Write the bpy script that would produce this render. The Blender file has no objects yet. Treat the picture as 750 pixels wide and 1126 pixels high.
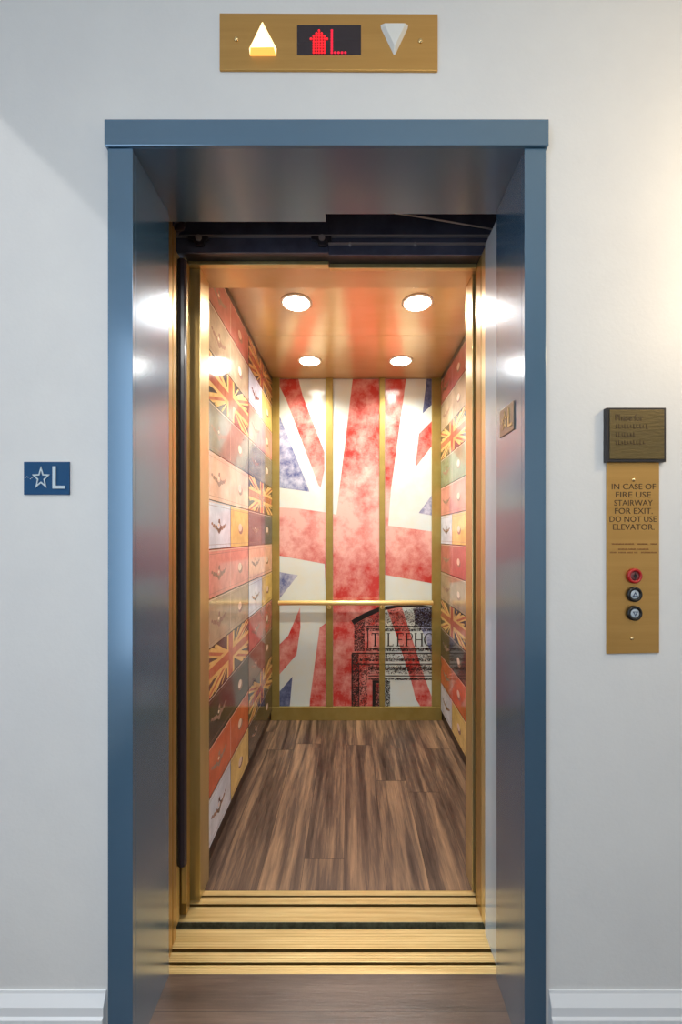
import bpy, math
from mathutils import Vector
S = bpy.context.scene
C = S.collection
CAM_Z = 1.236
WP = {}                     # world positions of roots

# ------------------------------------------------------------ mesh builder
class MB:
    def __init__(s): s.v = []; s.f = []; s.m = []; s.mats = []
    def mi(s, mat):
        if mat not in s.mats: s.mats.append(mat)
        return s.mats.index(mat)
    def add(s, vs, fs, mat):
        n = len(s.v); s.v += [tuple(p) for p in vs]; k = s.mi(mat)
        for f in fs: s.f.append([n + i for i in f]); s.m.append(k)
    def box(s, x0, x1, y0, y1, z0, z1, mat):
        v = [(x, y, z) for z in (z0, z1) for y in (y0, y1) for x in (x0, x1)]
        s.add(v, [(0,2,3,1),(4,5,7,6),(0,1,5,4),(2,6,7,3),(0,4,6,2),(1,3,7,5)], mat)
    def prism(s, pts, fn, d0, d1, mat):
        """polygon pts (u,v) swept from depth d0 to d1, fn(u,v,d)->xyz"""
        n = len(pts)
        v = [fn(u, w, d0) for u, w in pts] + [fn(u, w, d1) for u, w in pts]
        f = [tuple(range(n)), tuple(range(2*n-1, n-1, -1))]
        for i in range(n):
            j = (i+1) % n; f.append((i, i+n, j+n, j))
        s.add(v, f, mat)
    def flat(s, pts, fn, d, mat):
        s.add([fn(u, w, d) for u, w in pts], [tuple(range(len(pts)))], mat)
    def lathe(s, prof, center, axis, mat, n=32):
        """prof (r,h) list, axis 'x','y','z' ; h measured along +axis from center"""
        vs = []; fs = []
        for r, h in prof:
            for i in range(n):
                a = 2*math.pi*i/n; c, t = r*math.cos(a), r*math.sin(a)
                p = {'z': (c, t, h), 'y': (c, h, t), 'x': (h, c, t)}[axis]
                vs.append((center[0]+p[0], center[1]+p[1], center[2]+p[2]))
        for k in range(len(prof)-1):
            for i in range(n):
                j = (i+1) % n
                fs.append((k*n+i, k*n+j, (k+1)*n+j, (k+1)*n+i))
        fs.append(tuple(range(n))); fs.append(tuple((len(prof)-1)*n+i for i in range(n)))
        s.add(vs, fs, mat)
    def tube(s, a, b, r, mat, n=12):
        a = Vector(a); b = Vector(b); d = (b-a).normalized()
        u = d.orthogonal().normalized(); w = d.cross(u)
        vs = []
        for p in (a, b):
            for i in range(n):
                t = 2*math.pi*i/n; vs.append(p + u*r*math.cos(t) + w*r*math.sin(t))
        fs = [(i, (i+1) % n, n+(i+1) % n, n+i) for i in range(n)]
        fs += [tuple(range(n)), tuple(range(2*n-1, n-1, -1))]
        s.add(vs, fs, mat)
    def build(s, name, parent=None, origin=None, bevel=0, smooth=False, fixn=True):
        if origin is None:
            xs = list(zip(*s.v)); origin = ((min(xs[0])+max(xs[0]))/2, (min(xs[1])+max(xs[1]))/2, min(xs[2]))
        me = bpy.data.meshes.new(name)
        me.from_pydata([(p[0]-origin[0], p[1]-origin[1], p[2]-origin[2]) for p in s.v], [], s.f)
        for m in s.mats: me.materials.append(m)
        for p, k in zip(me.polygons, s.m): p.material_index = k
        me.update()
        if fixn:
            import bmesh
            bm = bmesh.new(); bm.from_mesh(me); bmesh.ops.recalc_face_normals(bm, faces=bm.faces); bm.to_mesh(me); bm.free()
        o = bpy.data.objects.new(name, me); C.objects.link(o)
        WP[o.name] = Vector(origin)
        if parent: o.parent = parent; o.location = Vector(origin) - WP[parent.name]
        else: o.location = origin
        if bevel:
            b = o.modifiers.new('bevel', 'BEVEL'); b.width = bevel; b.segments = 2; b.limit_method = 'ANGLE'
        if smooth:
            for p in me.polygons: p.use_smooth = len(p.vertices) == 4
        return o

def empty(name, loc, label, cat, group=None):
    o = bpy.data.objects.new(name, None); C.objects.link(o); o.location = loc
    o.empty_display_size = .05; WP[o.name] = Vector(loc); tag(o, label, cat, group); return o
def tag(o, label, cat, group=None):
    o['label'] = label; o['category'] = cat
    if group: o['group'] = group
    return o
def struct(o): o['kind'] = 'structure'; return o

# ------------------------------------------------------------ materials
def lin(c):
    return tuple(((x/255)/12.92 if x/255 <= .04045 else ((x/255+.055)/1.055)**2.4) for x in c) + (1,)
def mat(name, col, rough=.5, metal=0, var=None, vscale=6, vdet=6, stretch=None, bump=0, bscale=40, coat=0,
        emit=None, estr=0, spec=.5, nr=.65, cior=1.5, crough=.05, aniso=0, ramp=(.35, .65), ink=None):
    m = bpy.data.materials.new(name); m.use_nodes = True; nt = m.node_tree; N = nt.nodes; L = nt.links
    b = N['Principled BSDF']
    b.inputs['Base Color'].default_value = lin(col); b.inputs['Roughness'].default_value = rough
    b.inputs['Metallic'].default_value = metal; b.inputs['Coat Weight'].default_value = coat
    b.inputs['Coat Roughness'].default_value = crough; b.inputs['Coat IOR'].default_value = cior
    b.inputs['Specular IOR Level'].default_value = spec; b.inputs['Anisotropic'].default_value = aniso
    tc = N.new('ShaderNodeTexCoord'); mp = N.new('ShaderNodeMapping'); L.new(tc.outputs['Object'], mp.inputs['Vector'])
    if stretch: mp.inputs['Scale'].default_value = stretch
    if var:
        n = N.new('ShaderNodeTexNoise'); n.inputs['Scale'].default_value = vscale; n.inputs['Detail'].default_value = vdet
        n.inputs['Roughness'].default_value = nr
        L.new(mp.outputs[0], n.inputs['Vector'])
        r = N.new('ShaderNodeValToRGB'); r.color_ramp.elements[0].position = ramp[0]; r.color_ramp.elements[1].position = ramp[1]
        r.color_ramp.elements[0].color = lin(col); r.color_ramp.elements[1].color = lin(var)
        L.new(n.outputs['Fac'], r.inputs[0]); L.new(r.outputs[0], b.inputs['Base Color'])
    if bump:
        n2 = N.new('ShaderNodeTexNoise'); n2.inputs['Scale'].default_value = bscale; n2.inputs['Detail'].default_value = 4
        L.new(mp.outputs[0], n2.inputs['Vector'])
        bp = N.new('ShaderNodeBump'); bp.inputs['Strength'].default_value = bump; bp.inputs['Distance'].default_value = .01
        L.new(n2.outputs['Fac'], bp.inputs['Height']); L.new(bp.outputs[0], b.inputs['Normal'])
    if emit:
        b.inputs['Emission Color'].default_value = lin(emit); b.inputs['Emission Strength'].default_value = estr
    if ink:                                            # printed ink: gaps between the specks let the paper show
        n3 = N.new('ShaderNodeTexNoise'); n3.inputs['Scale'].default_value = ink[0]; n3.inputs['Detail'].default_value = 5
        L.new(tc.outputs['Object'], n3.inputs['Vector'])
        r3 = N.new('ShaderNodeValToRGB'); r3.color_ramp.elements[0].position = ink[1]-.04; r3.color_ramp.elements[1].position = ink[1]+.04
        L.new(n3.outputs['Fac'], r3.inputs[0]); L.new(r3.outputs[0], b.inputs['Alpha'])
    return m

M = {}
M['wall'] = mat('hall_wall_paint', (226,226,224), .55, var=(220,220,219), vscale=3, bump=.04, bscale=120)
M['hallceil'] = mat('hall_ceiling_paint', (235,235,232), .7)
M['base'] = mat('baseboard_gloss_paint', (232,235,238), .3)
M['paint'] = mat('blue_grey_frame_paint', (74,114,144), .27, metal=.45, coat=.8, cior=2.0, crough=.17, bump=.01, bscale=5)
M['paint_l'] = mat('lit_pale_blue_paint', (176,196,210), .25, metal=.2, coat=.3)  # pale blue paint, made lighter still for the side facing the light
M['brass'] = mat('brushed_brass', (220,200,146), .3, metal=.75, var=(200,176,114), vscale=5, stretch=(1,1,.15))
M['brassdk'] = mat('aged_brass', (190,160,98), .32, metal=.8, var=(154,124,70), vscale=4, stretch=(1,1,.15))
M['brasstrim'] = mat('satin_gold_trim', (170,150,84), .42, metal=.5, var=(156,136,70), vscale=8)
M['plate'] = mat('brushed_bronze_plate', (212,166,98), .36, metal=.8, var=(200,154,86), vscale=3, stretch=(.3,1,8))
M['sill'] = mat('worn_brass_sill', (222,202,146), .4, metal=.5, var=(190,162,104), vscale=4, stretch=(.6,20,1), ramp=(.3,.7))
M['groove'] = mat('dark_brown_groove', (34,22,12), .5, metal=.3, var=(64,42,18), vscale=12)  # mottled dark brown for the sill grooves
M['gap'] = mat('painted_gap_shade', (66,66,50), .5, var=(104,104,84), vscale=60)
M['black'] = mat('black_steel', (40,37,42), .3, metal=.3, var=(60,56,62), vscale=8)
M['blackgl'] = mat('black_panel_painted_reflection', (58,62,80), .2, metal=.2, var=(84,88,108), vscale=5, bump=.05, bscale=8)  # blue-grey reflections of the hall put into the base colour
M['greyst'] = mat('dull_grey_steel', (170,164,166), .35, metal=.5)
M['rubber'] = mat('black_rubber', (44,36,46), .3, coat=.2)
M['dark'] = mat('dark_shaft', (24,21,20), .8)
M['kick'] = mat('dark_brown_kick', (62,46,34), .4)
M['ceil'] = mat('copper_bronze_sheet', (222,186,136), .24, metal=.5, var=(212,176,124), vscale=2, stretch=(1,4,1))
M['lens'] = mat('lit_lens', (255,250,240), .3, emit=(255,248,236), estr=16)
M['ring'] = mat('white_lamp_ring', (236,226,206), .3)
M['handrail'] = mat('polished_brass_rail', (246,224,150), .3, metal=.55)
M['screw'] = mat('brass_screw', (226,196,140), .2, metal=1)
M['arrowlit'] = mat('lit_arrow_lens', (255,236,190), .3, emit=(255,228,168), estr=1.7)
M['arrowlow'] = mat('lit_arrow_amber_edge', (255,170,60), .3, emit=(255,190,90), estr=.9)
M['arrowoff'] = mat('frosted_arrow_lens', (226,226,222), .35, var=(226,226,220), vscale=60)
M['led'] = mat('red_led', (255,20,30), .4, emit=(255,16,30), estr=1.6)
M['led2'] = mat('dim_red_led', (215,16,50), .4, emit=(225,16,50), estr=1.0)
M['screen'] = mat('dark_display_window', (44,34,42), .15)
M['text'] = mat('engraved_dark_letters', (74,52,24), .5)
M['texts'] = mat('engraved_red_brown_letters', (132,76,36), .5)
M['redring'] = mat('red_button_ring', (178,16,20), .3, coat=.4)
M['blackring'] = mat('black_button_ring', (22,20,18), .3)
M['btn'] = mat('silver_button_cap', (186,196,204), .3, metal=.1)
M['btnred'] = mat('dull_button_core', (122,74,74), .3, metal=.4)
M['sym'] = mat('navy_symbol', (40,60,92), .4)
M['plaque'] = mat('tarnished_bronze_plaque', (118,100,58), .42, metal=.5, var=(88,78,54), vscale=3, stretch=(.6,1,3), bump=.12, bscale=60)
M['plaqueedge'] = mat('plaque_dark_edge', (58,56,58), .4, metal=.5)
M['signblue'] = mat('sign_blue', (24,76,122), .5, var=(36,78,116), vscale=8, spec=.2)
M['silver'] = mat('raised_silver', (200,214,222), .35, metal=.2)
M['signjamb'] = mat('jamb_sign_bronze', (132,126,112), .3, metal=.6)
M['goldletter'] = mat('raised_gold', (196,180,130), .3, metal=.5)
M['seam'] = mat('seam_line', (70,46,26), .6)

# ---- printed mural inks
G = dict(rough=.13, coat=.35)
M['white'] = mat('mural_white', (208,222,222), .14, var=(214,217,200), vscale=4, coat=.3)
M['mred'] = mat('mural_red', (190,56,50), .14, var=(232,178,166), vscale=5.5, vdet=12, ramp=(.37,.64), nr=.7, coat=.3)
nt = M['mred'].node_tree; N = nt.nodes; L = nt.links       # the print fades to pale pink in a band across the middle
rp = [n for n in N if n.type == 'VALTORGB'][0]; nz = [n for n in N if n.type == 'TEX_NOISE'][0]; tc = [n for n in N if n.type == 'TEX_COORD'][0]
sx = N.new('ShaderNodeSeparateXYZ'); L.new(tc.outputs['Object'], sx.inputs[0])
mr = N.new('ShaderNodeMapRange'); mr.interpolation_type = 'SMOOTHSTEP'; L.new(sx.outputs['Z'], mr.inputs[0])
ab = N.new('ShaderNodeMath'); ab.operation = 'SUBTRACT'; L.new(sx.outputs['Z'], ab.inputs[0]); ab.inputs[1].default_value = 1.25
a2 = N.new('ShaderNodeMath'); a2.operation = 'ABSOLUTE'; L.new(ab.outputs[0], a2.inputs[0]); L.new(a2.outputs[0], mr.inputs[0])
mr.inputs[1].default_value = 0; mr.inputs[2].default_value = .42; mr.inputs[3].default_value = .13; mr.inputs[4].default_value = -.05
ad = N.new('ShaderNodeMath'); ad.operation = 'ADD'; L.new(nz.outputs['Fac'], ad.inputs[0]); L.new(mr.outputs[0], ad.inputs[1]); L.new(ad.outputs[0], rp.inputs[0])
M['mblue'] = mat('mural_blue', (76,88,138), .14, var=(196,200,214), vscale=12, vdet=10, ramp=(.38,.62), nr=.7, coat=.3)
M['mnavy'] = mat('mural_navy', (50,62,104), .14, var=(118,128,160), vscale=26, vdet=9, nr=.74, coat=.3)
M['ink'] = mat('telephone_ink', (38,26,26), .3, ink=(190,.48))
M['ink2'] = mat('telephone_ink_sparse', (44,28,28), .3, ink=(150,.56))
M['inks'] = mat('telephone_ink_solid', (34,26,26), .3)
cc = dict(pink=(200,132,120), tan=(212,166,142), red=(168,94,88), beige=(158,138,114), grey=(118,110,100),
          black=(52,44,42), orange=(186,88,56), white=(196,202,216), yellow=(208,176,104), purple=(104,78,84),
          green=(122,130,102), brown=(112,86,74), bronzeblack=(50,44,40), blue=(70,78,92))
for k, c in cc.items():
    v = tuple(min(255, int(x*1.16+8)) for x in c) if k not in ('black', 'bronzeblack') else (84,74,68)
    M['c_'+k] = mat('suitcase_print_'+k, c, var=v, vscale=9, vdet=8, ramp=(.4,.7), **G)
M['c_line'] = mat('suitcase_print_line', (46,32,30), **G)
M['c_hi'] = mat('suitcase_print_light_edge', (228,200,182), **G)
M['c_knob'] = mat('suitcase_print_knob', (236,208,184), **G)
M['c_soft'] = mat('suitcase_print_soft_shadow', (140,108,96), var=(160,128,114), vscale=40, **G)
M['c_knobd'] = mat('suitcase_print_knob_dark', (104,72,64), **G)
M['f_bg'] = mat('flag_print_navy', (62,50,56), var=(100,84,80), vscale=12, **G)
M['f_cream'] = mat('flag_print_cream', (230,190,124), var=(206,160,96), vscale=14, **G)
M['f_red'] = mat('flag_print_red', (164,84,62), var=(190,116,88), vscale=14, **G)

# ---- wood floors
def floor_mat(name, along, c0, c1, c2, pw, rough):
    m = bpy.data.materials.new(name); m.use_nodes = True; nt = m.node_tree; N = nt.nodes; L = nt.links
    b = N['Principled BSDF']; b.inputs['Roughness'].default_value = rough
    geo = N.new('ShaderNodeNewGeometry'); sp = N.new('ShaderNodeSeparateXYZ'); L.new(geo.outputs['Position'], sp.inputs[0])
    ac, al = ('X', 'Y') if along == 'Y' else ('Y', 'X')
    def mth(op, a, bb=None):
        n = N.new('ShaderNodeMath'); n.operation = op
        for i, q in enumerate((a, bb)):
            if q is None: continue
            if isinstance(q, (int, float)): n.inputs[i].default_value = q
            else: L.new(q, n.inputs[i])
        return n.outputs[0]
    k = mth('DIVIDE', mth('ADD', sp.outputs[ac], 10.06 - .004), pw); idx = mth('FLOOR', k); fr = mth('FRACT', k)
    w1 = N.new('ShaderNodeTexWhiteNoise'); w1.noise_dimensions = '1D'; L.new(idx, w1.inputs['W'])
    a2 = mth('DIVIDE', mth('ADD', sp.outputs[al], mth('MULTIPLY', w1.outputs['Value'], 1.2)), 1.22)
    idx2 = mth('FLOOR', a2); fr2 = mth('FRACT', a2)
    w2 = N.new('ShaderNodeTexWhiteNoise'); w2.noise_dimensions = '2D'
    cb = N.new('ShaderNodeCombineXYZ'); L.new(idx, cb.inputs[0]); L.new(idx2, cb.inputs[1]); L.new(cb.outputs[0], w2.inputs['Vector'])
    def noise(sa, sl, det, rgh=.6):
        c = N.new('ShaderNodeCombineXYZ'); L.new(mth('MULTIPLY', sp.outputs[ac], sa), c.inputs[0])
        L.new(mth('MULTIPLY', sp.outputs[al], sl), c.inputs[1]); L.new(mth('MULTIPLY', w2.outputs['Value'], 40), c.inputs[2])
        n = N.new('ShaderNodeTexNoise'); n.inputs['Scale'].default_value = 1; n.inputs['Detail'].default_value = det
        n.inputs['Roughness'].default_value = rgh; n.inputs['Distortion'].default_value = .4
        L.new(c.outputs[0], n.inputs['Vector']); return n.outputs['Fac']
    g1 = noise(24, 1.5, 8); g2 = noise(150, 7, 5, .75)
    t = mth('ADD', mth('ADD', mth('MULTIPLY', g1, .8), mth('MULTIPLY', g2, .3)), mth('MULTIPLY', w2.outputs['Value'], .1))
    r = N.new('ShaderNodeValToRGB'); e = r.color_ramp.elements
    e[0].position = .45; e[0].color = lin(c0); e[1].position = .78; e[1].color = lin(c2)
    q = e.new(.58); q.color = lin(c1)
    L.new(t, r.inputs[0])
    line = mth('MAXIMUM', mth('LESS_THAN', fr, .012), mth('LESS_THAN', fr2, .0022))
    mx = N.new('ShaderNodeMix'); mx.data_type = 'RGBA'; L.new(line, mx.inputs[0]); L.new(r.outputs[0], mx.inputs[6])
    mx.inputs[7].default_value = lin((52,38,30)); L.new(mx.outputs[2], b.inputs['Base Color'])
    bp = N.new('ShaderNodeBump'); bp.inputs['Strength'].default_value = .12; bp.inputs['Distance'].default_value = .004
    L.new(g2, bp.inputs['Height']); L.new(bp.outputs[0], b.inputs['Normal'])
    return m
M['carfloor'] = floor_mat('elevator_vinyl_plank', 'Y', (52,37,30), (92,73,60), (158,126,96), .152, .36)
M['hallfloor'] = floor_mat('hall_dark_plank', 'X', (58,44,36), (76,60,50), (102,84,72), .152, .3)

# ------------------------------------------------------------ text helper
def text_polys(txt, u0, u1, v0, v1, fn, d0, d1, material, mb, space=1.0):
    cu = bpy.data.curves.new('tmp', 'FONT'); cu.body = txt; cu.resolution_u = 3; cu.space_character = space
    o = bpy.data.objects.new('tmp', cu); C.objects.link(o); bpy.context.view_layer.update()
    me = bpy.data.meshes.new_from_object(o)
    xs = [v.co.x for v in me.vertices]; ys = [v.co.y for v in me.vertices]
    x0, x1, y0, y1 = min(xs), max(xs), min(ys), max(ys)
    def mp(co, d): return fn(u0+(co.x-x0)/(x1-x0)*(u1-u0), v0+(co.y-y0)/(y1-y0)*(v1-v0), d)
    n = len(me.vertices)
    vs = [mp(v.co, d1) for v in me.vertices] + [mp(v.co, d0) for v in me.vertices]
    fs = [tuple(p.vertices) for p in me.polygons]
    cnt = {}
    for p in me.polygons:
        for e in p.edge_keys: cnt[e] = cnt.get(e, 0)+1
    fs += [(a, b, b+n, a+n) for (a, b), c in cnt.items() if c == 1]
    mb.add(vs, fs, material)
    bpy.data.objects.remove(o); bpy.data.curves.remove(cu); bpy.data.meshes.remove(me)

# ------------------------------------------------------------ clip to rectangle
def clip(poly, u0, u1, v0, v1):
    def cut(P, inside, inter):
        out = []
        for i in range(len(P)):
            a, b = P[i-1], P[i]
            if inside(b):
                if not inside(a): out.append(inter(a, b))
                out.append(b)
            elif inside(a): out.append(inter(a, b))
        return out
    def ix(k, c):
        def f(a, b):
            t = (c-a[k])/(b[k]-a[k]); return (a[0]+t*(b[0]-a[0]), a[1]+t*(b[1]-a[1]))
        return f
    for k, c, sg in ((0,u0,1),(0,u1,-1),(1,v0,1),(1,v1,-1)):
        if not poly: return []
        poly = cut(poly, lambda p: sg*(p[k]-c) >= 0, ix(k, c))
    return poly

# ================================================================== SETTING
WY = .955                                     # face of the hall wall
OX0, OX1, OZ = -.516, .418, 2.152             # rough opening
b = MB()
b.box(-1.38, OX0-.01, WY, 1.128, 0, 2.86, M['wall']); b.box(OX1+.01, 2.2, WY, 1.128, 0, 2.86, M['wall'])
b.box(OX0-.01, OX1+.01, WY, 1.128, OZ+.02, 2.86, M['wall']); struct(b.build('wall_front'))
HX = -1.35
b = MB(); b.box(HX-.03, HX, -2.3, 1.128, 0, .25, M['wall']); b.box(HX-.03, HX, -2.3, 1.128, 2.771, 2.86, M['wall']); b.box(HX-.03, HX, -2.3, -1.9, .25, 2.771, M['wall']); b.box(HX-.03, HX, -.5, .42, .25, 2.771, M['wall'])
b.box(HX-.03, HX, .93, 1.128, .25, 2.771, M['wall']); struct(b.build('wall_left'))
for n_, (ya, yb) in enumerate(((.42,.93), (-1.9,-.5))):  # unseen windows: first sized to shape the sun edge, second added for fill light
    b = MB(); b.box(HX-.04, HX+.02, ya, yb, .235, .255, M['base']); b.box(HX-.032, HX-.026, ya, ya+.02, .255, 2.771, M['base']); b.box(HX-.032, HX-.026, yb-.02, yb, .255, 2.771, M['base'])
    struct(b.build('unseen_window_%d' % (n_+1)))
b = MB(); b.box(2.2, 2.3, -2.3, 1.128, 0, 2.86, M['wall']); struct(b.build('wall_right'))
b = MB(); b.box(-1.38, 2.3, -2.4, -2.3, 0, 2.86, M['wall']); struct(b.build('wall_back'))
b = MB(); b.box(-1.38, 2.3, -2.4, 1.128, 2.86, 2.96, M['hallceil']); struct(b.build('ceiling'))
b = MB(); b.box(-1.38, 2.3, -2.4, 1.1305, -.1, 0, M['hallfloor']); struct(b.build('floor'))
# hoistway around the doors
b = MB()
b.box(-1.3, -1.2, 1.128, 1.36, -.3, 2.9, M['dark']); b.box(1.2, 1.3, 1.128, 1.36, -.3, 2.9, M['dark'])
b.box(-1.2, 1.2, 1.128, 1.36, 2.8, 2.9, M['dark']); b.box(-1.2, 1.2, 1.1305, 1.36, -.3, -.2, M['dark'])
b.box(-1.2, -.66, 1.345, 1.36, -.2, 2.8, M['dark']); b.box(.66, 1.2, 1.36, 1.375, -.2, 2.8, M['dark'])
b.box(-.66, .66, 1.362, 1.375, 2.31, 2.8, M['dark'])
struct(b.build('wall_shaft'))

def baseboard(x0, x1, name):
    b = MB()
    prof = [(WY, 0), (WY-.018, 0), (WY-.018, .102), (WY-.014, .107), (WY-.014, .128), (WY-.004, .150), (WY-.003, .156), (WY, .156)]
    vs = [(x, y, z) for x in (x0, x1) for y, z in prof]; n = len(prof)
    b.add(vs, [tuple(range(n)), tuple(range(2*n-1, n-1, -1))] + [(i, (i+1) % n, n+(i+1) % n, n+i) for i in range(n)], M['base'])
    struct(b.build(name))
baseboard(-1.35, -.581, 'baseboard_left'); baseboard(.474, 2.2, 'baseboard_right')

# ---- elevator cab shell
LX, RX, BY, CZ = -.537, .623, 2.712, 2.304
b = MB(); b.box(LX-.03, LX, 1.445, 2.74, 0, CZ, M['kick']); struct(b.build('wall_elevator_left'))
b = MB(); b.box(RX, RX+.03, 1.475, 2.74, 0, CZ, M['kick']); struct(b.build('wall_elevator_right'))
b = MB(); b.box(LX, RX, BY, 2.74, 0, CZ, M['brasstrim']); struct(b.build('wall_elevator_back'))
b = MB(); b.box(LX-.03, RX+.03, 1.398, 2.74, -.08, 0, M['carfloor']); struct(b.build('floor_elevator'))
b = MB(); b.box(LX-.03, RX+.03, 1.376, 2.126, CZ, CZ+.02, M['ceil']); b.box(LX-.03, RX+.03, 2.1285, 2.74, CZ, CZ+.02, M['ceil'])
b.box(LX-.03, RX+.03, 2.126, 2.1285, CZ+.004, CZ+.02, M['seam']); struct(b.build('ceiling_elevator'))
b = MB()                                               # flush dark strips, shade of the gap atop the side walls put into colour
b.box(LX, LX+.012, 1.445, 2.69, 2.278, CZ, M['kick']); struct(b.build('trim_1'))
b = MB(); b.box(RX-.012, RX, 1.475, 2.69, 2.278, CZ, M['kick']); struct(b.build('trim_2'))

def px(x, s): return (x-385)/s
def pz(y, s): return CAM_Z + (590-y)/s
SB = 440/2.70
tn = 3
for (a, c) in ((299,307.3), (358.6,366), (417.3,423.2), (475,484.3)):      # gold uprights of the back wall
    b = MB(); y0 = 2.690
    b.box(px(a,440/y0) if a > 299 else LX+.006, px(c,440/y0) if c < 484 else RX-.006, y0, BY, .09, CZ, M['brasstrim'])
    struct(b.build('trim_%d' % tn, bevel=.0015)); tn += 1
b = MB(); b.box(LX+.006, RX-.006, 2.688, BY, 0, .09, M['brasstrim']); struct(b.build('trim_%d' % tn, bevel=.0015)); tn += 1

# ================================================================== MURALS
def back_fn(u, v, d): return (u, 2.700-d, v)
def left_fn(u, v, d): return (-.525+d, u, v)
def right_fn(u, v, d): return (.611-d, -u, v)

def P(pts): return [(px(x, SB), pz(y, SB)) for x, y in pts]
art = [
 ('mred', [(307,416),(328,416),(332.7,434.7),(356.7,497),(356.7,517),(352.7,536.5),(350,533),(315,440),(307,424)]),
 ('mblue', [(307,456),(340.7,540.8),(307,536)]),
 ('mred', [(388.7,410),(447.5,410),(438,480),(430,538),(427,578),(475.5,584.5),(475.5,641.5),(423,632),(423,790),(339.6,790),(341,768),(351.6,690),(360,684),(357,620),(307,611),(307,558),(326,559),(359,563.5),(370,566)]),
 ('mblue', [(307,629),(327.5,632.5),(307,659)]),
 ('mred', [(330,668),(330.5,690),(326,720),(307,742),(307,709),(317,699)]),
 ('mnavy', [(321.6,744),(317.5,790),(306,790),(306,762)]),
 ('mnavy', [(470,410),(476,410),(476,444),(464.7,454.7)]),
 ('mred', [(476,462),(476,489),(456.7,514),(460.7,477)]),
 ('mblue', [(476,543),(476,567),(460.5,564)]),
 ('mblue', [(457,668),(477,668),(477,726),(465,695),(456,682)]),
 ('mred', [(425,668),(442,668),(468,748),(477,772),(477,777),(463,778),(457,768),(452,748),(436,699)]),
]
ink = [
 ('inks', [(386.3,682.5),(390,680),(402,673.5),(417,667.5),(440,665),(460,665),(476,667),(476,668.5),(460,667),(440,667.2),(417,672.5),(404,678.5),(393,684.5),(389.5,687.5)]),
 ('ink', [(389.5,688),(393,685),(401,681),(401,716),(389.5,716)]),
 ('ink2', [(401,681),(417,674),(440,669),(476,670),(476,688),(401,690)]),
 ('ink', [(455,668),(476,668),(476,688),(456,688)]),
 ('inks', [(402,688.2),(476,688.2),(476,689.4),(402,689.4)]),
 ('ink', [(402,690.5),(476,690.5),(476,694),(402,694)]),
 ('inks', [(404,693),(405.2,693),(405.2,713),(404,713)]),
 ('ink', [(402,712),(476,712),(476,716),(402,716)]),
 ('inks', [(404,712.4),(476,712.4),(476,713.3),(404,713.3)]),
 ('inks', [(387,717.6),(476,717.6),(476,718.8),(387,718.8)]),
 ('ink2', [(387,719),(476,719),(476,724),(387,724)]),
 ('ink', [(395,724),(476,724),(476,727),(395,727)]),
 ('inks', [(395,729.5),(476,729.5),(476,730.6),(395,730.6)]),
 ('ink2', [(396,731),(476,731),(476,741),(396,741)]),
 ('ink', [(405,733),(476,733),(476,737),(405,737)]),
 ('inks', [(405,742.5),(476,742.5),(476,743.5),(405,743.5)]),
 ('ink', [(405,745.5),(476,745.5),(476,747.6),(405,747.6)]),
 ('ink', [(386.5,719),(394.5,719),(394.5,777),(386.5,777)]),
 ('inks', [(386.5,719),(387.8,719),(387.8,777),(386.5,777)]),
 ('ink2', [(395,728),(404,728),(404,777),(395,777)]),
 ('inks', [(394.3,728),(395.1,728),(395.1,777),(394.3,777)]),
 ('inks', [(409.5,748),(418,748),(418,751),(413,751),(413,777),(409.5,777)]),
 ('ink', [(412,752),(418,752),(418,777),(412,777)]),
 ('ink', [(423,748),(429,748),(429,777),(423,777)]),
]
def strokes(letter, x0, x1, y0, y1):
    w = .9; out = []
    R = lambda a, b2, c, d: out.append([(a, c), (b2, c), (b2, d), (a, d)])
    xm = (x0+x1)/2
    if letter == 'T': R(x0,x1,y0,y0+w); R(xm-.8,xm+.8,y0,y1); R(xm-1.7,xm+1.7,y1-w,y1); R(x0,x0+.6,y0,y0+2.6); R(x1-.6,x1,y0,y0+2.6)
    if letter == 'L': R(x0+.8,x0+2.3,y0,y1); R(x0,x0+3.2,y0,y0+.7); R(x0,x1,y1-w,y1); R(x1-.6,x1,y1-2.6,y1)
    if letter == 'E': R(x0+.8,x0+2.3,y0,y1); R(x0,x1,y0,y0+w); R(x0,x1,y1-w,y1); R(x0+2,x1-1.6,(y0+y1)/2-.4,(y0+y1)/2+.4); R(x1-.6,x1,y0,y0+2.4); R(x1-.6,x1,y1-2.4,y1)
    if letter == 'P':
        R(x0+.8,x0+2.3,y0,y1); R(x0,x0+3.2,y1-.7,y1); R(x0,x1-1.5,y0,y0+w); R(x0+2,x1-1.5,y0+6.8,y0+7.6)
        out.append([(x1-2,y0),(x1-.6,y0+1.2),(x1,y0+3.8),(x1-.6,y0+6.4),(x1-2,y0+7.6),(x1-2,y0+6.8),(x1-1.5,y0+5.6),(x1-1.3,y0+3.8),(x1-1.5,y0+2),(x1-2,y0+.8)])
    if letter == 'H': R(x0+.6,x0+2.1,y0,y1); R(x1-2.1,x1-.6,y0,y1); R(x0+2,x1-2,(y0+y1)/2-.4,(y0+y1)/2+.4); R(x0,x0+2.8,y0,y0+.7); R(x0,x0+2.8,y1-.7,y1); R(x1-2.8,x1,y0,y0+.7); R(x1-2.8,x1,y1-.7,y1)
    if letter == 'O':
        n = 20; cx, cy = xm, (y0+y1)/2
        for i in range(n):
            a, c = 2*math.pi*i/n, 2*math.pi*(i+1)/n
            q = lambda t, k: (cx+math.cos(t)*((x1-x0)/2-k*1.5), cy+math.sin(t)*((y1-y0)/2-k*.8))
            out.append([q(a,0), q(c,0), q(c,1), q(a,1)])
    return out
for L_, a, c in (('T',408.6,416.5),('E',416.9,423),('L',425.6,432.5),('E',436,443.6),('P',445.6,454),('H',455.6,465.2),('O',466,478)):
    for st in strokes(L_, a, c, 696, 710.5): ink.append(('inks', st))

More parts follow.
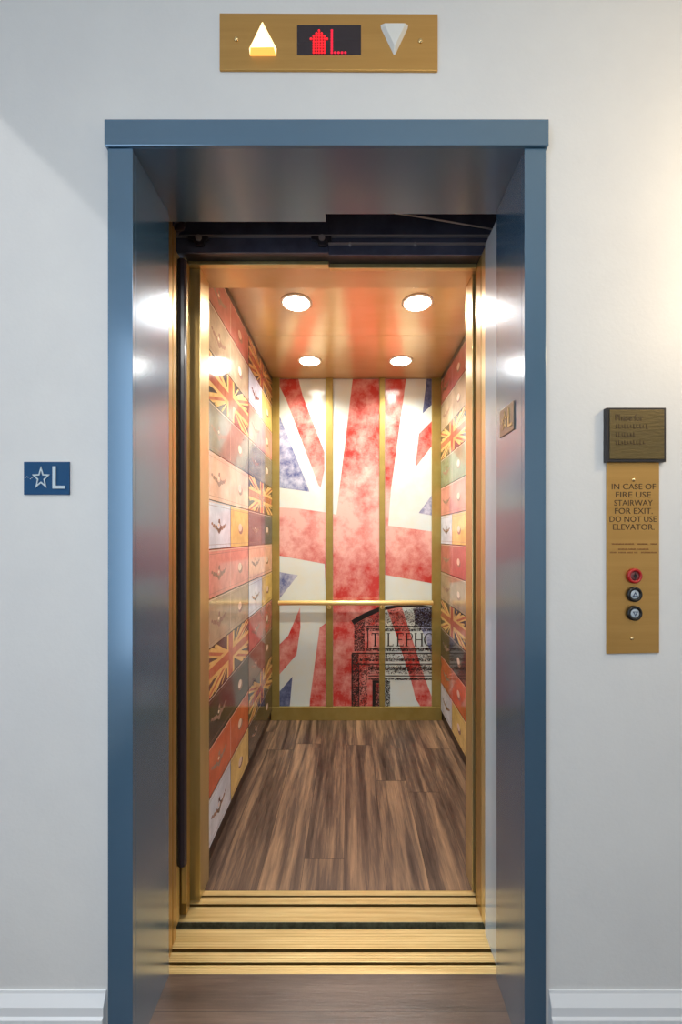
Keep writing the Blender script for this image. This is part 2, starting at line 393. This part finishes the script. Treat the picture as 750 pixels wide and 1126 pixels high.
def mural(x0, x1, label):
    u0, u1 = px(x0, SB), px(x1, SB); v0, v1 = .091, 2.300
    b = MB(); b.prism([(u0,v0),(u1,v0),(u1,v1),(u0,v1)], back_fn, -.0115, 0, M['white'])
    for i, (k, pts) in enumerate(art):
        q = clip(P(pts), u0+.001, u1-.001, v0+.001, v1-.001)
        if len(q) > 2: b.flat(q, back_fn, .0004+.00005*i, M[k])
    o = b.build('mural_panel', fixn=False, origin=((u0+u1)/2, 2.70, v0)); tag(o, label, 'wall panel', 'flag mural panels on the back wall')
    b = MB(); n = 0
    for i, (k, pts) in enumerate(ink):
        q = clip(P(pts), u0+.001, u1-.001, v0+.001, v1-.001)
        if len(q) > 2: b.flat(q, back_fn, .0016+.00005*n, M[k]); n += 1
    if n:
        c = b.build('telephone_box_print', parent=o, fixn=False, origin=((u0+u1)/2, 2.70, v0)); c['label'] = 'black inked telephone box drawing'
    return o
mural(307.4, 358.5, 'red, white and blue flag mural panel at the back wall, left of the three')
mural(366.1, 417.2, 'mostly red flag mural panel, middle of the three on the back wall')
mural(423.3, 474.9, 'flag mural panel with most of the telephone box, right of three at the back')

# ---- suitcase print side walls
ROWS = [.07+.186*k for k in range(12)] + [2.275]
def rect(u0, u1, v0, v1): return [(u0,v0),(u1,v0),(u1,v1),(u0,v1)]
def circle(cx, cy, r, n=14, sy=1): return [(cx+r*math.cos(2*math.pi*i/n), cy+r*sy*math.sin(2*math.pi*i/n)) for i in range(n)]
def print_case(b, fn, kind, u0, u1, v0, v1, half=False):
    R = (u0, u1, v0, v1)
    def put(pts, d, m):
        q = clip(pts, *R)
        if len(q) > 2: b.flat(q, fn, d, M[m])
    w, h = u1-u0, v1-v0
    if kind == 'flag':
        put(rect(*R), .0003, 'f_bg'); cx, cy = (u0+u1)/2, (v0+v1)/2
        def band(a, c, t, d, m, off=0):
            dx, dy = c[0]-a[0], c[1]-a[1]; l = math.hypot(dx, dy); nx, ny = -dy/l, dx/l
            put([(a[0]+nx*(off+t),a[1]+ny*(off+t)),(c[0]+nx*(off+t),c[1]+ny*(off+t)),(c[0]+nx*(off-t),c[1]+ny*(off-t)),(a[0]+nx*(off-t),a[1]+ny*(off-t))], d, m)
        for a, c in (((u0,v0),(u1,v1)), ((u0,v1),(u1,v0))):
            band(a, c, .018, .0005, 'f_cream'); band(a, c, .006, .0006, 'f_red', -.003)
        for k, (a, c) in enumerate((((u0+.10,v0),(cx,cy)), ((u1-.10,v1),(cx,cy)), ((u0+.10,v1),(cx,cy)), ((u1-.10,v0),(cx,cy)))):
            band(a, c, .008, .00055+.00001*k, 'f_cream')
        for q, (x, y, x2, y2) in enumerate(((.03,.30,.40,.47),(.05,.72,.42,.55),(.60,.45,.97,.26),(.58,.55,.95,.74),(.30,.02,.45,.40),(.70,.98,.56,.62))):
            band((u0+w*x,v0+h*y), (u0+w*x2,v0+h*y2), .0045, .00065+.00001*q, 'f_cream')
        put(rect(u0, u1, cy-.033, cy+.033), .0007, 'f_cream'); put(rect(cx-.052, cx+.052, v0, v1), .00075, 'f_cream')
        put(rect(u0, u1, cy-.018, cy+.018), .0008, 'f_red'); put(rect(cx-.030, cx+.030, v0, v1), .00085, 'f_red')
    else:
        put(rect(*R), .0003, 'c_'+kind)
        def clasp(c0):
            cx, cy = c0, v0+h*.48; k = min(1, w/.28)
            E = lambda x, y, rx, ry, d, m: put([(cx+k*x+k*rx*math.cos(t*math.pi/6), cy+y+ry*math.sin(t*math.pi/6)) for t in range(12)], d, m)
            for sg in (-1, 1):
                E(sg*.060, .002, .014, .008, .00050, 'c_soft'); E(sg*.082, .010, .010, .006, .00051, 'c_soft'); E(sg*.036, -.004, .016, .009, .00052, 'c_soft')
            put([(cx-.030*k,cy+.004),(cx-.026*k,cy-.012),(cx,cy-.030),(cx+.026*k,cy-.012),(cx+.030*k,cy+.004),(cx+.014*k,cy+.010),(cx+.010*k,cy+.032),(cx-.006*k,cy+.030),(cx-.012*k,cy+.010)], .00055, 'c_knobd' if kind == 'white' else 'c_soft')
            E(-.006, .004, .018, .012, .0006, 'c_'+kind); E(-.006, .006, .009, .006, .00065, 'c_knob')
        def knob(c0):
            cx, cy = c0, v0+h*.50
            put([(cx+.010+.036*math.cos(t*math.pi/8), cy-.010+.022*math.sin(t*math.pi/8)) for t in range(16)], .0005, 'c_soft')
            put([(cx+.028*math.cos(t*math.pi/8), cy+.019*math.sin(t*math.pi/8)) for t in range(16)], .00055, 'c_knob')
            put([(cx-.004+.014*math.cos(t*math.pi/8), cy+.003+.010*math.sin(t*math.pi/8)) for t in range(16)], .0006, 'c_hi')
        if half: (clasp if half == 'a' else knob)(u0+w*.5)
        else:
            put(rect(u0+w*.5-.0015, u0+w*.5+.0015, v0+.012, v1-.01), .0004, 'c_hi' if kind not in ('black',) else 'c_knobd')
            clasp(u0+w*.25); knob(u0+w*.74)
        put(rect(u0, u1, v1-.006, v1-.003), .0007, 'c_hi')
        for e in ((v0+.018, v0+.0195), (v1-.018, v1-.0165)): put(rect(u0, u1, *e), .0004, 'c_soft')
    put(rect(u0, u1, v0, v0+.004), .0009, 'c_line')
    put(rect(u0, u0+.002, v0, v1), .0009, 'c_line'); put(rect(u1-.002, u1, v0, v1), .0009, 'c_line')
PAT_A = ['wy', 'orange', 'black', 'flag', 'beige', 'pink', 'wy', 'tan', 'grey', 'flag', 'beige', 'red']
PAT_B = ['black', 'flag', 'brown', 'red', 'wy', 'tan', 'pb', 'flag', 'grey', 'pink', 'wy', 'flag']
PAT_C = ['wy', 'orange', 'black', 'flag', 'beige', 'red', 'wy', 'pink', 'green', 'flag', 'beige', 'red']
def sidepanel(fn, u0, u1, pat, label, group):
    b = MB(); b.prism(rect(u0, u1, .07, 2.278), fn, -.0115, 0, M['c_line'])
    for k, kd in enumerate(pat):
        v0, v1 = ROWS[k], ROWS[k+1]
        if kd in ('wy', 'pb'):
            um = (u0+u1)/2
            p, q = ('white', 'yellow') if kd == 'wy' else ('purple', 'blue')
            print_case(b, fn, p, u0, um, v0, v1, 'a'); print_case(b, fn, q, um, u1, v0, v1, 'b')
        else: print_case(b, fn, kd, u0, u1, v0, v1)
    o = b.build('suitcase_panel', fixn=False, origin=fn((u0+u1)/2, .07, 0)); tag(o, label, 'wall panel', group)
gp = 'glossy panels printed with stacked suitcases'
sidepanel(left_fn, 1.450, 2.064, PAT_A, 'suitcase print panel on the left wall nearest the doorway, white suitcase at bottom', gp)
sidepanel(left_fn, 2.070, 2.688, PAT_B, 'suitcase print panel on the left wall touching the back corner', gp)
sidepanel(right_fn, -2.688, -2.105, PAT_C, 'suitcase print panel on the right wall touching the back corner', gp)
sidepanel(right_fn, -2.099, -1.480, PAT_B, 'suitcase print panel on the right wall, mostly hidden behind the brass post', gp)

# ---- handrail
h = empty('handrail', (.03, 2.64, .78), 'round brass handrail across the back wall mural', 'handrail')
b = MB(); b.lathe([(.012,0),(.0158,.003),(.0158,1.018),(.012,1.021)], (-.474, 2.64, .798), 'x', M['handrail'], 24)
b.build('rail', h, smooth=True)
for x in (-.140, .216):
    b = MB(); b.tube((x, 2.64, .785), (x, 2.672, .762), .006, M['handrail']); b.tube((x, 2.672, .762), (x, 2.6905, .762), .006, M['handrail'])
    b.lathe([(.014,0),(.014,.005),(.008,.008)], (x, 2.682, .762), 'y', M['handrail'], 16); b.build('bracket', h)

# ---- cab ceiling lights
names = {(0,0):'round white ceiling light in the elevator, front left', (1,0):'round white ceiling light in the elevator, front right',
         (0,1):'round white ceiling light in the elevator, back left', (1,1):'round white ceiling light in the elevator, back right'}
first = None
for j, Y in enumerate((1.826, 2.43)):
    for i, X in enumerate((-.245, .308)):
        if first is None:
            e = empty('ceiling_light', (X, Y, CZ), names[(i,j)], 'ceiling light', 'recessed lights in the elevator ceiling')
            b = MB(); b.lathe([(.061,-.003),(.061,-.0055),(.070,-.003),(.072,-.0005)], (X, Y, CZ), 'z', M['ring'], 40); b.build('trim_ring', e, smooth=True)
            b = MB(); b.lathe([(.060,-.004),(.056,-.0075),(.02,-.009)], (X, Y, CZ), 'z', M['lens'], 40); b.build('lens', e, smooth=True)
            first = e
        else:
            e = first.copy(); C.objects.link(e); e.location = (X, Y, CZ); e['label'] = names[(i,j)]
            for ch in first.children:
                c = ch.copy(); C.objects.link(c); c.parent = e
        l = bpy.data.lights.new('cab_light', 'SPOT'); l.shadow_soft_size = .035; l.spot_size = math.radians(150); l.spot_blend = 1; l.energy = 39; l.color = (1, .965, .90)
        lo = bpy.data.objects.new('cab_light', l); lo.location = (X, Y, CZ-.045); C.objects.link(lo)

# ================================================================== ENTRANCE
FY = .938
e = empty('door_frame', (-.05, 1.03, 0), 'blue grey painted steel elevator door frame around the opening', 'door frame')
JT = .0135
def jamb(sgn, xin, xout, label):
    b = MB()
    a, c = sorted((xin, xout))
    b.box(a, c, FY, FY+.016, 0, 2.146, M['paint'])                                    # face
    if sgn < 0: b.box(xin-JT, xin, FY+.016, 1.127, 0, 2.146, M['paint']); b.box(xout, xout+.003, FY+.016, WY, 0, 2.146, M['paint'])
    else: b.box(xin, xin+JT, FY+.016, 1.118, 0, 2.146, M['paint']); b.box(xout-.003, xout, FY+.016, WY, 0, 2.146, M['paint'])
    b.build('jamb', e, bevel=.0012)
jamb(-1, -.510, -.568, ''); jamb(1, .409, .459, '')
b = MB(); b.box(-.573, .4635, FY-.006, WY, 2.1475, 2.2085, M['paint']); b.build('header', e, bevel=.0015)
b = MB(); b.add([(x,y,z) for z in (2.147,2.157) for x,y in ((-.5235,FY+.001),(.4225,FY+.001),(.4225,1.130),(-.070,1.130),(-.070,1.158),(-.5235,1.158))],[(0,1,2,3,4,5),(6,7,8,9,10,11)]+[(i,(i+1)%6,6+(i+1)%6,6+i) for i in range(6)],M['paint'])
b.build('soffit', e)
b = MB(); b.box(.4225, .437, 1.124, 1.247, .001, 2.146, M['paint_l']); b.box(.4205, .4225, 1.128, 1.247, .001, 2.146, M['paint_l'])
o = b.build('strike_strip', e, bevel=.0015); o['label'] = 'pale blue strip behind the right jamb'

# ---- sills
def sill(name, y0, y1, segs, label, zt=0.0):
    b = MB(); x0, x1 = -.60, .60
    ys = [y0]
    for (a, c, k) in segs:
        if k == 'g': b.box(x0, x1, a, c, -.030, -.012, M['groove'])
        else:
            b.box(x0, x1, a, c, -.030, -.0022, M['brassdk'])
            n = max(2, int((c-a)/.004)); st = (c-a)/n
            for i in range(n): b.box(x0, x1, a+i*st, a+i*st+st*.72, -.0022, zt, M['sill'])
    o = b.build(name); tag(o, label, 'door sill'); return o
sill('door_sill', 1.1305, 1.259, [(1.1310,1.1546,'b'),(1.1546,1.162,'g'),(1.162,1.190,'b'),(1.190,1.2005,'g'),(1.2005,1.259,'b')],
     'ribbed brass door sill on the hall side, joining the dark hall floor')
sill('door_sill', 1.281, 1.398, [(1.284,1.336,'b'),(1.336,1.346,'g'),(1.346,1.3716,'b'),(1.3716,1.3785,'g'),(1.3785,1.3975,'b')],
     'ribbed brass door sill on the elevator side, beside the plank floor')
b = MB(); b.box(-.60, .60, 1.259, 1.2815, -.06, -.016, M['gap']); b.box(-.60, .60, 1.2815, 1.2838, -.06, -.0005, M['gap']); struct(b.build('trim_%d' % tn)); tn += 1  # dark filler boxes; the shade between the sills is put into their colour

# ---- sliding doors, open, stacked at the left
TOP = 2.136
d = empty('elevator_door', (-.60, 1.30, .004), 'brass sliding door panels stacked open at the left of the doorway', 'elevator door')
b = MB(); b.box(-.70, -.548, 1.262, 1.288, .004, TOP, M['brass']); b.build('door_panel', d, bevel=.002)
b = MB(); b.box(-.70, -.533, 1.303, 1.333, .004, TOP, M['brassdk']); b.build('door_panel', d, bevel=.002)
b = MB(); b.prism([(-.547,1.268),(-.535,1.262),(-.525,1.266),(-.5215,1.277),(-.525,1.288),(-.535,1.292),(-.547,1.287)], lambda u, v, z: (u, v, z), .19, TOP-.02, M['rubber'])
b.build('safety_edge', d, bevel=.001)
b = MB(); b.box(-.544, -.531, 1.293, 1.300, .05, TOP, M['brass']); b.build('edge_strip', d)

hd = empty('elevator_door', (-.64, 1.18, .004), 'dark hall door edge tucked behind the left jamb', 'elevator door')
b = MB(); b.box(-.72, -.528, 1.166, 1.190, .004, TOP+.04, M['brassdk']); b.build('door_panel', hd, bevel=.002)
b = MB(); b.box(-.72, -.534, 1.206, 1.230, .004, TOP+.04, M['brassdk']); b.build('door_panel', hd, bevel=.002)

# ---- cab entrance: posts, transom, right channel
c_ = empty('elevator_entrance_trim', (-.04, 1.40, 0), 'brass posts and bronze transom framing the elevator car opening', 'door trim')
def post(x0, x1, y0, y1, m, name='post', ztop=2.148, label=None):
    b = MB(); b.box(x0, x1, y0, y1, .001, ztop, M[m]); o = b.build(name, c_, bevel=.002)
    if label: o['label'] = label
post(-.566, -.508, 1.356, 1.443, 'brass')
post(.425, .640, 1.392, 1.472, 'brass')
post(.425, .470, 1.345, 1.356, 'brassdk', 'channel_strip')
post(.425, .470, 1.300, 1.343, 'brassdk', 'channel_strip')
post(.425, .470, 1.252, 1.296, 'brass', 'channel_strip')
b = MB(); b.box(.445, .470, 1.256, 1.392, .001, 2.148, M['black']); b.build('channel_backing', c_)
b = MB(); b.box(-.566, .640, 1.356, 1.470, 2.1485, 2.30, M['ceil']); b.build('transom', c_, bevel=.001)

# ---- header gear above the doors
t = empty('door_operator', (-.05, 1.31, 2.136), 'black steel door track gear hanging in the dark above the doorway', 'door operator')
b = MB(); b.box(-.60, -.069, 1.292, 1.300, 2.153, 2.42, M['blackgl']); b.box(-.069, .60, 1.294, 1.302, 2.147, 2.42, M['blackgl']); b.build('header_cover', t, bevel=.001)
b = MB(); b.box(-.60, -.069, 1.301, 1.352, 2.155, 2.42, M['black']); b.box(-.069, .60, 1.303, 1.352, 2.149, 2.42, M['black']); b.build('track_housing', t)
b = MB(); b.box(-.60, .60, 1.284, 1.292, 2.200, 2.2055, M['greyst']); b.build('track_rail', t)
b = MB(); b.box(-.07, .60, 1.284, 1.292, 2.176, 2.180, M['greyst']); b.build('track_rail', t)
b = MB(); b.box(-.54, -.072, 1.334, 1.3545, 2.143, 2.1545, M['brass']); b.build('edge_trim', t, bevel=.001)
b = MB(); b.box(-.068, .424, 1.338, 1.3545, 2.134, 2.1485, M['brass']); b.build('edge_trim', t, bevel=.001)
for x in (-.485, -.09):
    b = MB(); fn = lambda u, v, dd: (u, 1.2915-dd, v)
    b.prism([(x-.035,2.199),(x-.035,2.190),(x-.016,2.184),(x-.010,2.169),(x+.014,2.169),(x+.018,2.184),(x+.03,2.190),(x+.03,2.199)], fn, 0, .010, M['black'])
    b.lathe([(.010,-.014),(.010,0)], (x, 1.2905, 2.192), 'y', M['greyst'], 16)
    b.build('hanger', t, bevel=.001)
for x in (.0, .21):
    b = MB(); b.lathe([(.003,-.006),(.006,-.004),(.006,0)], (x, 1.292, 2.166+.012), 'y', M['greyst'], 12); b.build('bolt', t)
b = MB(); fn = lambda u, v, dd: (u, 1.245-dd, v)
b.prism([(-.60,2.235),(-.548,2.235),(-.520,2.222),(-.508,2.205),(-.516,2.190),(-.530,2.182),(-.536,2.168),(-.60,2.168)], fn, 0, .04, M['black'])
b.box(-.60, -.505, 1.215, 1.22, 2.168, 2.30, M['black']); b.build('roller_bracket', t, bevel=.002)
cb = MB()
pts = [(.07, 1.22, 2.232), (.20, 1.23, 2.221), (.34, 1.24, 2.206), (.43, 1.25, 2.199), (.46, 1.26, 2.20)]
for p, q in zip(pts[:-1], pts[1:]): cb.tube(p, q, .0023, M['greyst'], 8)
tag(cb.build('cable'), 'thin grey cable sagging across the dark gap, top right of the doorway', 'cable')

# ================================================================== HALL WALL FITTINGS
SW = 461.
def wf(u, v, d): return (u, WY-d, v)
X = lambda x: px(x, SW); Z = lambda y: pz(y, SW)
ip = empty('floor_indicator', (X(361.5), WY, Z(80)), 'wide brass indicator plate with red floor display above the door frame', 'floor indicator')
b = MB(); b.prism([(X(242),Z(79)),(X(481),Z(80)),(X(481),Z(18)),(X(242),Z(17))], wf, 0, .005, M['plate']); b.build('plate', ip, bevel=.001)
b = MB(); apex = wf(X(289.3), Z(33+4), .013)
tri = [(X(289),Z(26.5)),(X(304.5),Z(56)),(X(304),Z(64)),(X(275.5),Z(64)),(X(274.5),Z(56))]
vs = [wf(u,v,.005) for u,v in tri] + [wf(X(289.2),Z(33),.014), wf(X(302),Z(59.5),.014), wf(X(277),Z(59.5),.014)]
b.add(vs, [(0,1,6,5),(0,5,7,4),(5,6,7),(1,2,6),(4,7,3)], M['arrowlit']); b.add(vs, [(2,3,7,6)], M['arrowlow'])
o = b.build('arrow_lamp', ip, bevel=.0005); o['label'] = 'lit warm white up arrow'
b = MB(); tri = [(X(418.5),Z(30)),(X(448.5),Z(30)),(X(448),Z(34)),(X(434.5),Z(62.5)),(X(432.5),Z(62.5)),(X(418.8),Z(34))]
vs = [wf(u,v,.005) for u,v in tri]; cx, cy = X(433.4), Z(42)
vs += [wf(cx+(u-cx)*.72, cy+(v-cy)*.72, .014) for u, v in tri]
b.add(vs, [tuple(range(6,12))]+[(i,(i+1)%6,6+(i+1)%6,6+i) for i in range(6)], M['arrowoff'])
o = b.build('arrow_lamp', ip, bevel=.0005); o['label'] = 'unlit frosted white down arrow'
b = MB(); b.prism(rect(X(327),X(397),Z(63),Z(30.5)), wf, .004, .0056, M['screen'])
dsp = b.build('display', ip)
b = MB()
arrow = ['...#...','..###..','.#####.','#######','.#####.','.#####.','.#####.','.#####.','.#####.']
for r, row in enumerate(arrow):
    for c, ch in enumerate(row):
        if ch == '#': b.lathe([(.0025,0),(.0025,.0008)], (X(342.2+c*2.95), WY-.0066, Z(37+r*3.0)), 'y', M['led'], 8)
b.build('led_arrow', dsp)
b = MB()
for r in range(9): b.lathe([(.0031,0),(.0031,.0008)], (X(365), WY-.0066, Z(37+r*3.0)), 'y', M['led2'], 8)
for c in range(1, 5): b.lathe([(.0031,0),(.0031,.0008)], (X(365+c*3.7), WY-.0066, Z(61)), 'y', M['led2'], 8)
b.build('led_letter', dsp)
for x, y in ((260.5,46), (462,48)):
    b = MB(); b.lathe([(.0028,-.0085),(.0055,-.0065),(.006,-.005)], (X(x), WY, Z(y)), 'y', M['screw'], 16); b.build('screw', ip, smooth=True)

# ---- call station
cs = empty('call_station', (X(695), WY, Z(719)), 'tall narrow brass hall call plate with a red and two silver buttons', 'call station')
b = MB(); b.prism([(X(666.5),Z(718.5)),(X(723.5),Z(717.5)),(X(723.5),Z(505)),(X(666.5),Z(505))], wf, 0, .005, M['plate']); b.build('plate', cs, bevel=.001)
b = MB()
for txt, y, x0, x1 in (('IN CASE OF',535.3,671.4,719.6),('FIRE USE',544.2,675.8,714.2),('STAIRWAY',553.2,674,716.2),('FOR EXIT.',562,674.8,716.2),('DO NOT USE',571,669,720.4),('ELEVATOR.',579.6,672.6,718)):
    text_polys(txt, X(x0), X(x1), Z(y+3.1), Z(y-3.2), wf, .005, .0055, M['text'], b)
b.build('lettering', cs, fixn=False)
b = MB()                                             # fine print, too small to read: word-length rows of ticks
for x0, x1, y in ((671.5,684,598),(685.3,696,598),(699,711,598),(714,720.5,598),(678.5,688,603.8),(690,698,603.8),(700,712,603.8),(669.5,677,607.4),(679,686,607.4),(688,694,607.4),(696,700,607.4),(703.5,720,607.4)):
    x = x0
    while x < x1:
        b.prism(rect(X(x),X(x+.62),Z(y+.8),Z(y-.8)), wf, .005, .0053, M['texts']); b.prism(rect(X(x),X(x+1.0),Z(y+.8),Z(y+.3)), wf, .005, .0053, M['texts']); x += 1.35
b.build('fine_print', cs, fixn=False)
for k, (y, ring, cap) in enumerate(((633,'redring','btnred'),(653.2,'blackring','btn'),(673.7,'blackring','btn'))):
    c0 = (X(695.2), WY, Z(y))
    b = MB(); b.lathe([(.0178,-.005),(.0178,-.010),(.0160,-.0125),(.0118,-.0125),(.0112,-.009),(.0112,-.005)], c0, 'y', M[ring], 32); r_ = b.build('button', cs, smooth=True)
    r_['label'] = ('red ringed round button', 'black ringed up button', 'black ringed down button')[k]
    b = MB(); b.lathe([(.0110,-.005),(.0110,-.0095),(.009,-.0108),(.004,-.0112)], c0, 'y', M[cap], 28); b.build('button_cap', r_, smooth=True)
    b = MB(); fn = lambda u, v, dd: (c0[0]+u, WY-.0108-dd, c0[2]+v)
    if k == 1:
        for pp in ([(0,.007),(.0062,-.0045),(.004,-.0045),(0,.003)], [(0,.007),(0,.003),(-.004,-.0045),(-.0062,-.0045)], [(-.0062,-.0045),(.0062,-.0045),(.0062,-.0028),(-.0062,-.0028)]): b.prism(pp, fn, 0, .0008, M['sym'])
    elif k == 2:
        for pp in ([(0,-.007),(.0062,.0045),(.004,.0045),(0,-.003)], [(0,-.007),(0,-.003),(-.004,.0045),(-.0062,.0045)], [(-.0062,.0045),(.0062,.0045),(.0062,.0028),(-.0062,.0028)]): b.prism(pp, fn, 0, .0008, M['sym'])
    else:
        b.lathe([(.0042,-.0118),(.0042,-.0108)], c0, 'y', M['blackring'], 16); b.prism(rect(-.001,.001,-.008,.008), fn, 0, .0007, M['blackring'])
    b.build('symbol', r_)
for x, y in ((693.6,701.5), (695.4,527.8)):
    b = MB(); b.lathe([(.002,-.0078),(.0042,-.0062),(.0048,-.005)], (X(x), WY, Z(y)), 'y', M['screw'], 16); b.build('screw', cs, smooth=True)

# ---- plaque
pl = empty('notice_plaque', (X(695.5), WY, Z(509)), 'dark tarnished bronze notice plaque directly above the call plate', 'plaque')
b = MB(); b.prism(rect(X(663.5),X(728),Z(509),Z(450)), wf, 0, .013, M['plaqueedge']); b.build('backing', pl, bevel=.001)
b = MB(); b.prism(rect(X(666.5),X(725.5),Z(506),Z(452.5)), wf, .012, .0146, M['plaque']); b.build('face', pl, bevel=.0008)
b = MB(); text_polys('Phase for', X(672.5), X(702.5), Z(464.5), Z(457.5), wf, .0146, .0152, M['text'], b)
for y, x1 in ((470.5,706),(479.5,694),(488,704)):
    x = 673
    while x < x1:
        w = 1.0+((x*7) % 3)*.5; hgt = 1.6+((x*13) % 2)*.6
        b.prism(rect(X(x),X(x+.7),Z(y+hgt),Z(y-hgt)), wf, .0146, .0151, M['text']); b.prism(rect(X(x),X(x+w+.4),Z(y+hgt),Z(y+hgt-.8)), wf, .0146, .0151, M['text']); x += w+1.3
b.build('lettering', pl, fixn=False)

# ---- floor signs
def floor_sign(fn, u0, v0, w, h_, m, ml, label, name='floor_sign', loc=None):
    e = empty(name, loc, label, 'sign', 'small raised floor signs')
    b = MB(); b.prism(rect(u0,u0+w,v0,v0+h_), fn, 0, .003, M[m]); b.build('plate', e, bevel=.0005)
    cx, cy, R = u0+w*.385, v0+h_*.50, h_*.27
    def sp(R): return [(cx+(R if i % 2 == 0 else R*.42)*math.sin(math.pi*i/5)*.95, cy+(R if i % 2 == 0 else R*.42)*math.cos(math.pi*i/5)*1.2) for i in range(10)]
    o_, i_ = sp(R*1.12), sp(R*.74); b = MB()
    for i in range(10):
        j = (i+1) % 10; b.prism([o_[i], o_[j], i_[j], i_[i]], fn, .003, .0045, M[ml])
    b.build('star', e)
    b = MB(); x = u0+w*.64; b.prism([(x,v0+h_*.86),(x,v0+h_*.18),(x+w*.27,v0+h_*.18),(x+w*.27,v0+h_*.27),(x+w*.07,v0+h_*.27),(x+w*.07,v0+h_*.86)], fn, .003, .0048, M[ml]); b.build('letter', e)
    b = MB()
    for q in ((.04,.52),(.075,.545),(.10,.53),(.15,.48),(.18,.51),(.205,.535)): b.prism(circle(u0+w*q[0], v0+h_*q[1], .0010, 8), fn, .003, .0038, M[ml])
    b.build('braille_dots', e)
floor_sign(wf, X(27), Z(544), X(77)-X(27), Z(508)-Z(544), 'signblue', 'silver', 'small blue floor sign with star and L on the white wall, left of the frame', loc=(X(52), WY, Z(544)))
floor_sign(lambda u, v, d: (.409-d, -u, v), -1.086, 1.503, .092, .072, 'signjamb', 'goldletter', 'small bronze floor sign with raised L on the inner right jamb of the frame', loc=(.409, 1.04, 1.503))

# ================================================================== LIGHTS
def light(kind, loc, energy, col, **kw):
    l = bpy.data.lights.new('scene_light', kind); l.energy = energy; l.color = col
    rot = kw.pop('rot', None)
    for k, v in kw.items(): setattr(l, k, v)
    o = bpy.data.objects.new('scene_light', l); o.location = loc
    if rot: o.rotation_euler = rot
    C.objects.link(o); return o
sun = light('SUN', (-4, -1, 5), 1.0, (1, .98, .94), angle=math.radians(1.5))
sun.rotation_euler = Vector((-.69, -.28, .68)).to_track_quat('Z', 'Y').to_euler()
light('AREA', (-1.33, -1.15, 1.5), 22, (.60, .80, 1.0), shape='RECTANGLE', size=1.1, size_y=2.2, rot=(math.radians(90), 0, math.radians(-58)))  # added cool fill standing in for daylight, beside the second window
light('POINT', (1.15, .62, 1.95), 12, (1, .76, .46), shadow_soft_size=.06)
light('AREA', (.3, -.9, 2.84), 26, (.98, .975, .95), shape='DISK', size=.7)  # added overhead fill behind the camera, no fixture modelled
w = bpy.data.worlds.new('World'); S.world = w; w.use_nodes = True
w.node_tree.nodes['Background'].inputs[0].default_value = (.7,.8,1,1); w.node_tree.nodes['Background'].inputs[1].default_value = .6

# ================================================================== CAMERA
cd = bpy.data.cameras.new('camera'); cam = bpy.data.objects.new('camera', cd); C.objects.link(cam)
cam.location = (0, 0, CAM_Z); cam.rotation_euler = (math.radians(90), 0, 0)
cd.sensor_fit = 'VERTICAL'; cd.sensor_height = 36; cd.sensor_width = 24; cd.lens = 440/1126*36
cd.shift_x = -10/1126; cd.shift_y = 27/1126; cd.clip_start = .02
S.camera = cam
S.view_settings.view_transform = 'Standard'; S.view_settings.look = 'None'; S.view_settings.gamma = 1
S.view_settings.use_curve_mapping = False; S.view_settings.exposure = 0
S.cycles.max_bounces = 10; S.cycles.glossy_bounces = 6
